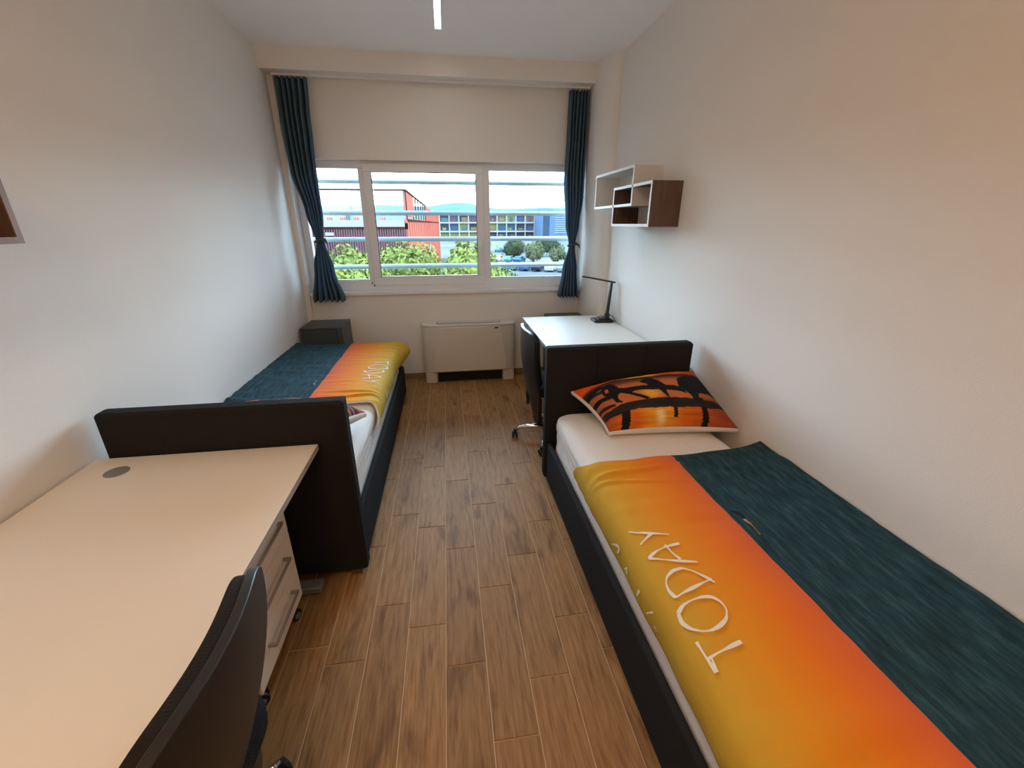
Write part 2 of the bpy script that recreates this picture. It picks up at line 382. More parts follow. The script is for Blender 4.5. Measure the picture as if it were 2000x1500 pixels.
g = MB(); frame_rect(g, -.672, .32, 1.09, 2.06, .007, FY0 - .010, FY0 - .004); part('gasket', g, M['gasket'], sa)
hd = MB(); hd.box(.342, .366, FY0 - .030, FY0 - .018, 1.36, 1.44); hd.tube([(.354, FY0 - .03, 1.42), (.354, FY0 - .055, 1.42), (.354, FY0 - .055, 1.30)], .009); part('window_handle', hd, M['pvc'], sa, 0, smooth=True)
part('hinge', MB().box(-.752, -.742, FY0 - .03, FY0 - .018, 1.0, 1.016), M['gasket'], sa); part('hinge', MB().box(-.775, -.765, FY0 - .012, FY0, 1.022, 1.034), M['gasket'], sa)
part('pane', MB().box(-.665, .313, FY0 + .010, FY0 + .016, 1.097, 2.053), M['glass'], win)
part('pane', MB().box(WX0 + .06, -.785, FY0 + .030, FY0 + .036, 1.055, 2.09), M['glass'], win)
part('pane', MB().box(.447, WX1 - .06, FY0 + .030, FY0 + .036, 1.055, 2.09), M['glass'], win)
for x0, x1 in ((WX0 + .065, -.79), (.452, WX1 - .065)):
    part('gasket', MB().box(x0, x1, FY0 + .012, FY0 + .028, 1.062, 1.067), M['gasket'], win)
part('window_sill', MB().box(WX0, WX1, YW - .025, FY0 + .002, .922, .957), M['sill'], win, .004)
part('outer_ledge', MB().box(WX0 - .3, WX1 + .3, FY1, FY1 + .24, .98, 1.04), M['louv'], win)

# sun louvres outside
lv = thing('louvre_screen', 'horizontal pale metal sun slats outside the window', 'louvres', (0, 4.92, 0))
for z in (1.165, 1.445, 1.705, 2.005, 2.29):
    prof = [(-.055 * math.cos(a), z + .024 * math.sin(a)) for a in [2 * PI * k / 14 for k in range(14)]]
    o = part('slat', MB().prism(prof, -2.6, 2.6, 'x'), M['louv'], lv, smooth=True); o.data.set_sharp_from_angle(angle=math.radians(50))
for x in (-2.6, 2.6): part('post', MB().box(x - .03, x + .03, -.06, .06, .98, 2.5), M['louv'], lv)

# ------------------------------------------------------------------ ceiling light
lt = thing('ceiling_light_line', 'slim recessed linear ceiling light, glowing white', 'ceiling light', (.0225, 0, ZC))
part('housing', MB().box(-.0215, .0215, SLY0, SLY1, .024, .05), M['alu'], lt)
part('diffuser', MB().box(-.0213, .0213, SLY0 + .002, SLY1 - .002, .016, .024), M['led'], lt)

rl = thing('round_ceiling_lamp', 'round opal ceiling lamp over the entrance behind the viewpoint', 'ceiling light', (-.45, -.45, ZC))
part('base', MB().lathe([(.17, 0), (.17, -.02), (.16, -.03)], 32), M['alu'], rl)
part('opal_shade', MB().lathe([(.155, -.03), (.165, -.045), (.16, -.07), (.13, -.09), (.07, -.10)], 32), M['lampglow'], rl)

# ------------------------------------------------------------------ fan coil
fc = thing('fan_coil_unit', 'beige-grey floor convector heater standing below the window', 'heater', (.188, 4.30, 0))
W2 = .484
plan = [(-W2, .19), (-W2, .075)] + [(-W2 + .14 * (1 - math.cos(a)), .075 - .075 * math.sin(a)) for a in [PI / 2 * k / 6 for k in range(1, 7)]]
plan = plan + [(-x, y) for x, y in plan[::-1]]
body = part('body', MB().prism(plan, .122, .612), M['coil'], fc, .006)
tp = [(x * 1.012, y - .004 if y < .1 else y) for x, y in plan]
mb = MB().prism(tp, .612, .632); part('top_cover', mb, M['coil'], fc, .005)
gr = part('grille_slot_shade', MB().box(-.33, .33, .055, .15, .630, .6345), M['dark'], fc)  # near-black plate paints the shade inside the outlet slots
for k in range(7): part('grille_slat', MB().box(-.325, .325, .060 + k * .0125, .066 + k * .0125, .6345, .639), M['coil'], fc)
fr = [(-.385, .135), (.388, .135), (.385, .25), (.375, .36), (.345, .52), (.325, .605), (-.325, .605), (-.345, .52), (-.375, .36), (-.385, .25)]
part('front_panel', MB().prism(fr, -.012, .004, 'y'), M['coilfront'], fc, .004)
part('badge', MB().box(.262, .302, -.0145, -.012, .585, .597), M['dark'], fc)
part('foot_gap_shade', MB().box(-.345, .345, .06, .17, .004, .118), M['dark'], fc)  # solid near-black block stands in for shade between the feet
for s in (-1, 1):
    ps = rrect(min(s * .35, s * .478), max(s * .35, s * .478), .025, .17, .03); part('foot', MB().prism(ps, 0, .122), M['coil'], fc, .003)

# ------------------------------------------------------------------ curtains
rail = thing('curtain_rail', 'thin white curtain track under the beam', 'curtain rail', (0, 4.42, 2.768))
part('track', MB().box(-1.36, 1.38, -.012, .012, -.018, 0), M['pvc'], rail, .002)
def curtain(nm, lab, tabL, tabR, ztie, folds, seed, yc=4.42):
    o = thing(nm, lab, 'curtain', (0, yc, 0), 0, 'slate blue curtains at the window')
    z0, z1 = tabL[0][0], tabL[-1][0]
    def fn(u, v):
        z = z0 + (z1 - z0) * v
        l = interp(tabL, z); r = interp(tabR, z); w = r - l
        dz = abs(z - ztie)
        amp = .012 + .028 * min(1, w / .25) * min(1, dz / .35)
        uu = u + .012 * math.sin(9 * u + seed + 2.5 * v)
        y = amp * math.sin(2 * PI * folds * uu + seed) + .006 * math.sin(2 * PI * folds * 2.3 * uu + 1.3 * seed + 2 * v)
        x = l + w * (u + .25 / folds / 2 * math.cos(2 * PI * folds * uu + seed) * .5)
        hem = .008 * math.sin(2 * PI * folds * u + 1) if v == 0 else 0
        return (x, y, z + hem)
    c = part('cloth', MB().grid(fn, 96, 70), M['curtain'], o, smooth=True)
    sm = c.modifiers.new('thickness', 'SOLIDIFY'); sm.thickness = .002
    xl, xr = interp(tabL, ztie), interp(tabR, ztie); xc = (xl + xr) / 2; rx = (xr - xl) / 2 + .008
    tb = MB(); tb.tube([(xc + rx * math.cos(a), .034 * math.sin(a), ztie + .012 * math.cos(a)) for a in [2 * PI * k / 20 for k in range(21)]], .011, 8, False)
    t = part('tieback', tb, M['cotie'], o, smooth=True)
    kn = MB(); kn.tube([(xc + rx * .6, -.035, ztie + .01), (xc + rx + .018, -.045, ztie - .004), (xc + rx + .03, -.042, ztie - .035)], [.014, .012, .004], 8)
    part('knot', kn, M['cotie'], t, smooth=True); kn = MB()
    kn.tube([(xc - rx * .3, -.04, ztie), (xc - rx * .5, -.047, ztie - .05), (xc - rx * .4, -.045, ztie - .10)], [.008, .007, .004], 6)
    part('tie_end', kn, M['cotie'], t, smooth=True)
    for k in range(7):
        u = (k + .5) / 7; part('hook', MB().box(tabL[-1][1] + (tabR[-1][1] - tabL[-1][1]) * u - .004, tabL[-1][1] + (tabR[-1][1] - tabL[-1][1]) * u + .004, -.004, .004, z1 - .004, 2.751), M['pvc'], o)
    return o
curtain('curtain', 'slate blue curtain tied with a bow above the mini fridge', [(.885, -1.335), (1.2, -1.275), (1.45, -1.212), (1.7, -1.27), (2.05, -1.345), (2.4, -1.355), (2.74, -1.350)],
        [(.885, -1.022), (1.2, -1.085), (1.45, -1.138), (1.7, -1.115), (2.1, -1.115), (2.4, -1.105), (2.74, -1.088)], 1.455, 6, .4)
curtain('curtain', 'slate blue curtain tied beside the rounded column above the desk lamp', [(.868, 1.150), (1.15, 1.19), (1.39, 1.245), (1.6, 1.205), (2.0, 1.175), (2.4, 1.185), (2.735, 1.190)],
        [(.868, 1.372), (1.15, 1.345), (1.39, 1.308), (1.6, 1.345), (1.85, 1.372), (2.4, 1.375), (2.735, 1.378)], 1.40, 6, 2.1)

# ------------------------------------------------------------------ beds (local frame: x from the aisle rail to the wall, y negative from the headboard to the foot)
BW, BL = .905, 2.38
def make_bed(label, loc, rz):
    b = thing('upholstered_bed', label, 'bed', loc, rz, 'charcoal single beds')
    def hb(u, v): pass
    part('headboard', MB().box(-.014, BW, -.075, 0, .035, .918), M['fab'], b, .016, 3)
    w3 = (BW + .014 - .01) / 3
    for k in range(3):
        x0 = -.010 + k * (w3 + .001)
        part('headboard_panel', MB().box(x0, x0 + w3, -.083, -.07, .30, .912), M['fab'], b, .006, 2)
    part('side_rail', MB().box(0, .030, -BL + .03, -.075, .03, .300), M['rail'], b, .012, 3)
    part('side_rail', MB().box(BW - .03, BW, -BL + .03, -.075, .03, .300), M['rail'], b, .012, 3)
    ft = [(0, -BL + .05), (.012, -BL + .018), (.045, -BL), (BW - .045, -BL), (BW - .012, -BL + .018), (BW, -BL + .05), (BW - .03, -BL + .05), (.03, -BL + .05)]
    part('foot_rail', MB().prism(ft, .03, .300), M['rail'], b, .008, 2)
    part('base_board', MB().box(.03, BW - .03, -BL + .05, -.075, .16, .235), M['dark'], b)
    for x in (.02, BW - .07):
        for y in (-.065, -BL + .03): part('leg', MB().box(x, x + .05, y, y + .05, 0, .04), M['shelfwood'], b)
    return b
def make_mattress(label, loc, rz):
    t = thing('mattress', label, 'mattress', loc, rz, 'sheeted mattresses')
    x0, x1, y0, y1, z0, z1 = .036, BW - .038, -BL + .058, -.090, .237, .515
    mb = MB(); vs = []; fs = []; n = 0
    prof = [(.012, z0)] + [(0.006 * math.sin(PI * k / 14), z0 + .02 + (z1 - .085 - z0) * k / 14) for k in range(15)] + [(.06 * (1 - math.cos(a)), z1 - .06 + .06 * math.sin(a)) for a in [PI / 2 * k / 8 for k in range(1, 9)]] + [(.12, z1 + .002), (.25, z1 + .004)]
    rings = []
    for ins, z in prof:
        r = max(.03, .07 - ins * .3); pts = rrect(x0 + ins, x1 - ins, y0 + ins, y1 - ins, r, 6)
        dense = []
        for i in range(len(pts)):
            a = Vector((*pts[i], z)); c = Vector((*pts[(i + 1) % len(pts)], z)); k = max(1, int((c - a).length / .03))
            for q in range(k): dense.append((i, q / k))
        rings.append((pts, z))
    # constant ring topology: subdivide the four straights equally
    def ring(pts, z):
        out = []
        for i in range(len(pts)):
            a = Vector(pts[i]); c = Vector(pts[(i + 1) % len(pts)]); k = 60 if i in (13, 27) else (60 if i == 6 else (24 if i == 20 else 1))
            k = 60 if i % 7 == 6 else 1
            for q in range(k):
                p = a + (c - a) * (q / k); out.append((p.x, p.y, z))
        return out
    R = [ring(p, z) for p, z in rings]; n = len(R[0])
    for j, rg in enumerate(R):
        cx, cy = (x0 + x1) / 2, (y0 + y1) / 2
        for p in rg:
            q = Vector(p); d = Vector((q.x - cx, (q.y - cy) * .38, 0)).normalized()
            w = noise.noise(Vector((q.x * 3, q.y * 3.2, q.z * 46))) * .008 * sstep(.30, .33, q.z) if q.z < z1 - .02 else noise.noise(Vector((q.x * 7, q.y * 7, 2))) * .004
            if q.z < z1 - .02: q += d * w
            else: q.z += w
            vs.append(q)
    for j in range(len(R) - 1):
        for i in range(n): fs.append((j * n + i, j * n + (i + 1) % n, (j + 1) * n + (i + 1) % n, (j + 1) * n + i))
    fs.append(tuple(range(n))[::-1]); fs.append(tuple(range((len(R) - 1) * n, len(R) * n)))
    mb.add(vs, fs)
    part('fitted_sheet', mb, M['sheet'], t, smooth=True)
    return t

TEXT = [[(.044,-1.212),(.064,-1.233),(.107,-1.249),(.171,-1.267)],[(.109,-1.253),(.054,-1.288)],
 [(.183,-1.315),(.128,-1.322),(.086,-1.336),(.053,-1.354),(.087,-1.373),(.129,-1.388),(.198,-1.405)],[(.131,-1.312),(.137,-1.355),(.149,-1.385)],
 [(.204,-1.492),(.196,-1.479),(.062,-1.52)],[(.062,-1.52),(.055,-1.493),(.059,-1.464),(.071,-1.444),(.102,-1.425),(.134,-1.421),(.16,-1.436),(.2,-1.482)],
 [(.046,-1.567),(.065,-1.551),(.099,-1.541),(.137,-1.536),(.163,-1.54),(.179,-1.559),(.181,-1.588),(.16,-1.617),(.13,-1.634),(.098,-1.643),(.074,-1.639),(.052,-1.622),(.041,-1.596),(.046,-1.567)],
 [(.048,-1.659),(.049,-1.706),(.052,-1.745)],[(.052,-1.709),(.092,-1.701),(.157,-1.686)],[(.052,-1.745),(.057,-1.725),(.059,-1.707)]]
# lower ends of the line above it, on the drop: (height, y)
TEXT2 = [[(.436,-1.155),(.474,-1.209),(.469,-1.226),(.412,-1.199)],[(.412,-1.266),(.463,-1.307),(.410,-1.307)],[(.469,-1.413),(.412,-1.395)],
 [(.476,-1.504),(.446,-1.479),(.407,-1.458)],[(.405,-1.508),(.449,-1.53),(.408,-1.534)],[(.406,-1.596),(.435,-1.606),(.407,-1.612)]]
PROF = [(.014, .398), (.008, .44), (.012, .485), (.030, .522), (.065, .543), (.12, .550), (.25, .552), (.45, .553), (.65, .555), (.80, .560), (.88, .574), (.930, .584)]
plen = [0]
for a, b in zip(PROF, PROF[1:]): plen.append(plen[-1] + math.dist(a, b))
def prof_at(s):
    s = max(0, min(plen[-1], s))
    for i in range(len(plen) - 1):
        if s <= plen[i + 1]:
            t = (s - plen[i]) / (plen[i + 1] - plen[i])
            p0 = PROF[max(i - 1, 0)]; p1 = PROF[i]; p2 = PROF[i + 1]; p3 = PROF[min(i + 2, len(PROF) - 1)]
            def cm(k):
                # finite-difference tangents scaled by arc length
                l0 = plen[i] - plen[max(i - 1, 0)] or 1e-9; l1 = plen[i + 1] - plen[i]; l2 = plen[min(i + 2, len(plen) - 1)] - plen[i + 1] or 1e-9
                m1 = (p2[k] - p0[k]) / (l1 + (l0 if i > 0 else 0)); m2 = (p3[k] - p1[k]) / (l1 + (l2 if i + 2 < len(plen) else 0))
                t2, t3 = t * t, t * t * t
                return (2*t3-3*t2+1)*p1[k] + (t3-2*t2+t)*m1*l1 + (-2*t3+3*t2)*p2[k] + (t3-t2)*m2*l1
            return cm(0), cm(1)
    return PROF[-1]
def s_of_x(x):
    lo, hi = plen[2], plen[-1]
    for _ in range(40):
        mid = (lo + hi) / 2
        if prof_at(mid)[0] < x: lo = mid
        else: hi = mid
    return lo
def s_of_z(z):
    lo, hi = 0, plen[3]
    for _ in range(40):
        mid = (lo + hi) / 2
        if prof_at(mid)[1] < z: lo = mid
        else: hi = mid
    return lo
def make_duvet(label, loc, rz, yhead, yfoot, seed, flare=False):
    t = thing('duvet', label, 'duvet', loc, rz, 'sunset printed duvets')
    S = plen[-1]
    def surf(s, y):
        x, z = prof_at(s)
        k = 1 - .85 * sstep(.07, .12, s) * (1 - sstep(.32, .40, s)) * sstep(-1.86, -1.78, y) * (1 - sstep(-1.19, -1.10, y))   # the lettered patch lies smoother
        z += (.004 * noise.noise(Vector((x * 5 + seed, y * 5, 0))) + .0035 * noise.noise(Vector((x * 4 + seed, y * 16, 3)))) * sstep(.06, .2, s) * k
        hd = math.exp(-abs(y - yhead) / .16)
        z += hd * .012 * noise.noise(Vector((x * 5 + seed, y * 20, 7)))
        for fx, fy, fa, fl, ft in ((.30, yhead - .10, .010, .30, .10), (.22, yhead - .17, .008, .22, -.12), (.10, yhead - .06, .008, .05, .9)):
            q = (y - fy) - ft * (s - fx)
            z += fa * math.exp(-(q / .012) ** 2) * math.exp(-((s - fx) / fl) ** 2) * sstep(.02, .10, s)
        dr = 1 - sstep(.05, .16, s)
        x += dr * (.010 * noise.noise(Vector((seed, y * 6, 1))) - .004)
        if flare:
            z += .007 * noise.noise(Vector((x * 2.2 + .4 * y, y * 21, 9))) * sstep(.02, .1, s) * (1 - sstep(.35, .6, s)) * k
            e = sstep(yfoot + .42, yfoot, y)
            x -= e * .085 * (1 - sstep(.0, .22, s)); z += e * .045 * (1 - sstep(.0, .26, s))
        return Vector((x, y, z))
    def yh(s): return yhead + .12 * (1 - sstep(0, .17, s)) + .008 * math.sin(9 * s + seed) + .03 * sstep(.8, 1.15, s)
    NU, NV = 130, 280
    def fn(u, v):
        s = S * u; y0 = yh(s); y = y0 + (yfoot - y0) * v
        return surf(s, y)
    mb = MB().grid(fn, NU, NV); me = mb.mesh('cover', True)
    uvl = me.uv_layers.new(name='UVMap'); 
    co = [(S * i / NU, 0) for i in range(NU + 1)]
    for lp in me.loops:
        vi = lp.vertex_index; i = vi % (NU + 1); uvl.data[lp.index].uv = (S * i / NU, me.vertices[vi].co.y + seed)
    up = sum(p.normal.z for p in me.polygons)
    if up < 0: me.flip_normals()
    c = link('cover', me, [M['duvet'], M['white']], t)
    sm = c.modifiers.new('filling', 'SOLIDIFY'); sm.thickness = .014; sm.offset = -1; sm.material_offset = 1; sm.material_offset_rim = 1
    def ribbon(mb, pts, w, mapper):
        P = []
        dense = []
        for a, b in zip(pts, pts[1:]):
            k = max(1, int(math.dist(a, b) / .006))
            dense += [(a[0] + (b[0] - a[0]) * q / k, a[1] + (b[1] - a[1]) * q / k) for q in range(k)]
        dense.append(pts[-1])
        # smooth corners
        for _ in range(2):
            dense = [dense[0]] + [((a[0] + 2 * b[0] + c[0]) / 4, (a[1] + 2 * b[1] + c[1]) / 4) for a, b, c in zip(dense, dense[1:], dense[2:])] + [dense[-1]]
        sp = [(mapper(p[0]), p[1]) for p in dense]
        vs = []
        for i, p in enumerate(sp):
            a = sp[max(i - 1, 0)]; b = sp[min(i + 1, len(sp) - 1)]
            d = Vector((b[0] - a[0], b[1] - a[1])); d.normalize(); nrm = Vector((-d.y, d.x))
            ww = w * (.8 + .35 * math.sin(i * .35 + len(pts)))
            for sg in (-1, 1):
                s_, y_ = p[0] + nrm.x * ww * sg / 2, p[1] + nrm.y * ww * sg / 2
                s_ = max(.001, s_)
                q = surf(s_, y_); du = surf(s_ + .004, y_) - q; dv = surf(s_, y_ + .004) - q
                nn = du.cross(dv).normalized()
                if nn.z < -.05 or (abs(nn.z) <= .05 and nn.x > 0): nn = -nn
                vs.append(q + nn * .0034)
        mb.add(vs, [(2 * i, 2 * i + 1, 2 * i + 3, 2 * i + 2) for i in range(len(sp) - 1)])
    for a_, b_ in ((0, 2), (2, 4), (4, 6), (6, 7), (7, 10)):
        mb = MB()
        for st in TEXT[a_:b_]: ribbon(mb, st, .0108, s_of_x)
        part('printed_letter', mb, M['print_white'], t)
    for st in TEXT2:
        mb = MB(); ribbon(mb, st, .010, s_of_z); part('printed_letter', mb, M['print_white'], t)
    mb = MB(); ribbon(mb, [(.472, -1.18), (.490, -1.196), (.496, -1.215), (.497, -1.228)], .010, s_of_x); ribbon(mb, [(.484, -1.188), (.497, -1.190), (.505, -1.197)], .006, s_of_x)
    f = part('printed_figure', mb, M['print_black'], t, label='small dark and pink figure printed on the teal water')
    mb = MB(); ribbon(mb, [(.490, -1.232), (.490, -1.248), (.496, -1.262)], .016, s_of_x); ribbon(mb, [(.495, -1.26), (.494, -1.29), (.492, -1.318)], .006, s_of_x)
    part('figure_legs', mb, M['print_pink'], f)
    return t

# pillow: print painted as vertex colours of the cloth
FIGS = [[(.115,.66),(.15,.72),(.20,.75),(.235,.70),(.245,.60),(.285,.57),(.362,.575),(.462,.565),(.525,.52),(.512,.462),(.338,.488),(.300,.465),(.345,.412),(.400,.325),(.362,.312),(.285,.425),(.225,.490),(.195,.47),(.18,.4),(.195,.33),(.145,.34),(.145,.438),(.115,.488),(.105,.562)],
 [(.415,.662),(.50,.74),(.53,.70),(.562,.635),(.585,.53),(.65,.510),(.70,.43),(.695,.360),(.662,.395),(.555,.44),(.548,.338),(.535,.300),(.512,.45),(.462,.562)],
 [(.715,.662),(.79,.72),(.90,.75),(1.0,.70),(1.0,.412),(1.0,.305),(.888,.378),(.795,.375),(.765,.288),(.79,.228),(.72,.24),(.718,.325),(.700,.412),(.665,.45),(.680,.538)],
 [(0,.725),(.062,.735),(.15,.745),(.15,.71),(.062,.665),(0,.638)],[(0,.535),(.05,.535),(.112,.520),(.112,.480),(.038,.455),(0,.45)],
 [(0,.275),(.06,.265),(.112,.28),(.188,.305),(.312,.31),(.45,.318),(.588,.308),(.75,.275),(1,.265),(1,.19),(.825,.162),(.688,.175),(.55,.175),(.412,.185),(.288,.195),(.175,.185),(.112,.165),(0,.165)]]
HOLE = [(.138,.638),(.165,.638),(.155,.575),(.128,.570)]
def inside(poly, x, y):
    c = False; n = len(poly); j = n - 1
    for i in range(n):
        xi, yi = poly[i]; xj, yj = poly[j]
        if (yi > y) != (yj > y) and x < (xj - xi) * (y - yi) / (yj - yi) + xi: c = not c
        j = i
    return c
def print_col(u, v):
    def lerp(a, b, t): return tuple(x + (y - x) * t for x, y in zip(a, b))
    n = noise.noise(Vector((u * 30, v * 90, 1))); n2 = noise.noise(Vector((u * 5, v * 40, 4)))
    wx = u + .004 * n; wy = v + .006 * noise.noise(Vector((u * 25, v * 25, 8)))
    if not inside(HOLE, u, v):
        for k, p in enumerate(FIGS):
            if inside(p, wx, wy):
                if k == 5: q = .016 + .012 * (n2 + .5); return (max(.006, q * 1.15), max(.006, q * .85), max(.006, q * .78))
                return (.010, .0095, .012)
    sky = .79 + .05 * math.exp(-((u - .25) / .12) ** 2)
    if v > sky - .06:
        d = abs(u - .47); c = lerp((.95, .46, .05), (.82, .095, .008), sstep(.03, .2, d)); c = lerp(c, (.50, .05, .012), sstep(.72, 1, u))
        return lerp((.035, .018, .018), c, sstep(sky - .035, sky + .03, v + .01 * n))
    if v > .30:
        d = math.hypot((u - .43) * 1.2, (v - .41)); c = lerp((.88, .42, .05), (.55, .16, .045), sstep(.02, .14, d)); c = lerp(c, (.36, .11, .055), sstep(.2, .5, abs(u - .43)))
        c = lerp(c, (.10, .035, .025), sstep(.62, .73, v))
        if u < .13: c = lerp(c, (.03, .017, .017), sstep(.2, .6, math.sin(v * 40 + u * 14)))
        return tuple(k * (1 + .15 * n) for k in c)
    d = math.hypot((u - .42) * 1.0, (v - .08) * .5); c = lerp((.98, .78, .36), (.86, .33, .03), sstep(.005, .06, d)); c = lerp(c, (.70, .145, .012), sstep(.06, .2, d)); c = lerp(c, (.34, .062, .022), sstep(.2, .5, abs(u - .42)))
    c = tuple(k * (1 + .35 * n2) for k in c)
    for pu, pv, pw in ((.135, .175, .034), (.525, .55, .015), (.757, .77, .024)):
        cx = pu + (pv - pu) * v / .2
        if abs(u - cx + .004 * math.sin(v * 190)) < pw and (pu != .525 or v > .06): c = (.011, .009, .010)
    return c
def make_pillow(label, corners, loc=(0, 0, 0), rz=0, up=.118, down=.05):
    # corners near-left, near-right, far-left, far-right in the thing's frame
    nl, nr, fl_, frr = [Vector(c) for c in corners]
    org = (nl + nr + fl_ + frr) / 4
    t = thing('pillow', label, 'pillow', loc, rz, 'printed pillows')
    nrm = ((nr - nl).cross(fl_ - nl)).normalized()
    NU, NV = 240, 160
    def base(u, v):
        # sides pull in a little between the corners
        a = nl.lerp(nr, u).lerp(fl_.lerp(frr, u), v)
        pu = .030 * (1 - (2 * u - 1) ** 2); pv = .028 * (1 - (2 * v - 1) ** 2)
        a += (nr - nl).normalized() * pv * (1 if u < .5 else -1) * abs(2 * u - 1) ** 6
        a += (fl_ - nl).normalized() * pu * (1 if v < .5 else -1) * abs(2 * v - 1) ** 6
        return a
    def h(u, v):
        a = 1 - abs(2 * u - 1) ** 2.6; b = 1 - abs(2 * v - 1) ** 2.4
        return max(0, a * b) ** .55
    def top(u, v):
        e = min(u, 1 - u, v, 1 - v); w = .004 * noise.noise(Vector((u * 9, v * 7, 2))) * min(1, e * 8)
        return base(u, v) + nrm * (up * h(u, v) + .004 + w)
    mb = MB().grid(top, NU, NV); me = mb.mesh('case_front', True)
    if sum(p.normal.dot(nrm) for p in me.polygons) < 0: me.flip_normals()
    ca = me.color_attributes.new('print', 'FLOAT_COLOR', 'POINT')
    for j in range(NV + 1):
        for i in range(NU + 1):
            ca.data[j * (NU + 1) + i].color = (*print_col(i / NU, j / NV), 1)
    link('case_front', me, M['pillow'], t)
    def bot(u, v):
        # the white back wraps up around the rim
        return base(u, v) - nrm * (down * h(u, v) ** 1.0 + .024)
    b = MB().grid(bot, 60, 40)
    rim = [(i / 60, 0) for i in range(60)] + [(1, j / 40) for j in range(40)] + [(1 - i / 60, 1) for i in range(60)] + [(0, 1 - j / 40) for j in range(40)]
    n = len(rim); vs = []
    for (u, v) in rim:
        o = Vector((0, 0, 0)); o += (nr - nl).normalized() * (.006 if u == 1 else (-.006 if u == 0 else 0)); o += (fl_ - nl).normalized() * (.006 if v == 1 else (-.006 if v == 0 else 0))
        vs += [top(u, v), base(u, v) + o + nrm * -.008, bot(u, v)]
    b.add(vs, [(3 * i + k, 3 * ((i + 1) % n) + k, 3 * ((i + 1) % n) + k + 1, 3 * i + k + 1) for i in range(n) for k in (0, 1)])
    part('case_back', b, M['white'], t, smooth=True)
    return t

RB = (.568, 2.40, 0); LB = (-.470, 1.68, 0)
make_bed('charcoal upholstered bed whose headboard stands against the desk with the lamp', RB, 0)
make_bed('charcoal upholstered bed whose headboard stands against the desk with the grommet', LB, PI)
make_mattress('white sheeted mattress under the fully visible sunset pillow', RB, 0)
make_mattress('white sheeted mattress on the bed ending at the mini fridge', LB, PI)
make_duvet('orange and teal TODAY duvet on the bed with the whole pillow', RB, 0, -.745, -2.33, 1.7)
make_duvet('daylit orange and teal TODAY duvet on the bed beside the heater', LB, PI, -.90, -2.325, 4.3, True)
make_pillow('sunset pillow with black silhouettes leaning on the headboard, wholly visible', [(.235, -.49, .563), (.925, -.575, .573), (.135, -.118, .655), (.898, -.125, .745)], RB, 0)
make_pillow('sunset pillow mostly hidden behind a headboard, only a corner showing', [(.035, -.62, .590), (.78, -.62, .585), (.05, -.125, .760), (.80, -.125, .780)], LB, PI, .108)

# ------------------------------------------------------------------ desks (local: x from wall out, y from far end)
def make_desk(label, loc, rz, depth, length, zt):
    d = thing('desk', label, 'desk', loc, rz, 'white desks with grey metal legs')
    part('desktop', MB().box(0, depth, 0, length, zt - .024, zt), M['desk'], d, .0015)
    for q in ((depth, depth + .0012, 0, length), (0, depth, -.0012, 0), (0, depth, length, length + .0012)): part('edge_band', MB().box(*q, zt - .024, zt - .001), M['deskedge'], d)
    for y in (.055, length - .055):
        lg = MB(); lg.box(.05, depth - .075, y - .03, y + .03, .012, .045); lg.box(.30, .38, y - .02, y + .02, .045, zt - .055); lg.box(.06, depth - .08, y - .025, y + .025, zt - .055, zt - .024)
        l = part('leg_frame', lg, M['steel'], d, .004)
        for x in (.07, depth - .11): part('foot_pad', MB().lathe([(.018, 0), (.018, .013)], 14, (x, y)), M['rubber'], l)
    part('modesty_panel', MB().box(.20, .215, .09, length - .09, zt - .33, zt - .03), M['desk'], d)
    part('cable_grommet', MB().lathe([(.039, zt), (.039, zt + .0018), (.034, zt + .0026)], 28, (.145, .115)), M['grommet'], d)
    return d
# left desk: far end at Y = 1.672, extends toward the camera; x grows to the aisle
ld = make_desk('white desk with a round grey cable grommet, above the drawer pedestal', (-1.405, 1.672, 0), 0, .827, -1.6 if False else 1.6, .735)
# mirror the length direction by building toward -Y
for ch in ld.children_recursive:
    me = ch.data
    if ch.parent == ld or ch.parent.parent == ld:
        for v in me.vertices: v.co.y = -v.co.y
        me.flip_normals()
make_desk('glossy white desk carrying the black lamp below the interlocked shelf', (1.508, 2.43, 0), 0, .81, 1.6, .745)
rdk = [o for o in COL.objects if o.name.startswith('desk.') or o.name == 'desk'][-1]
for ch in rdk.children_recursive:
    for v in ch.data.vertices: v.co.x = -v.co.x
    ch.data.flip_normals()

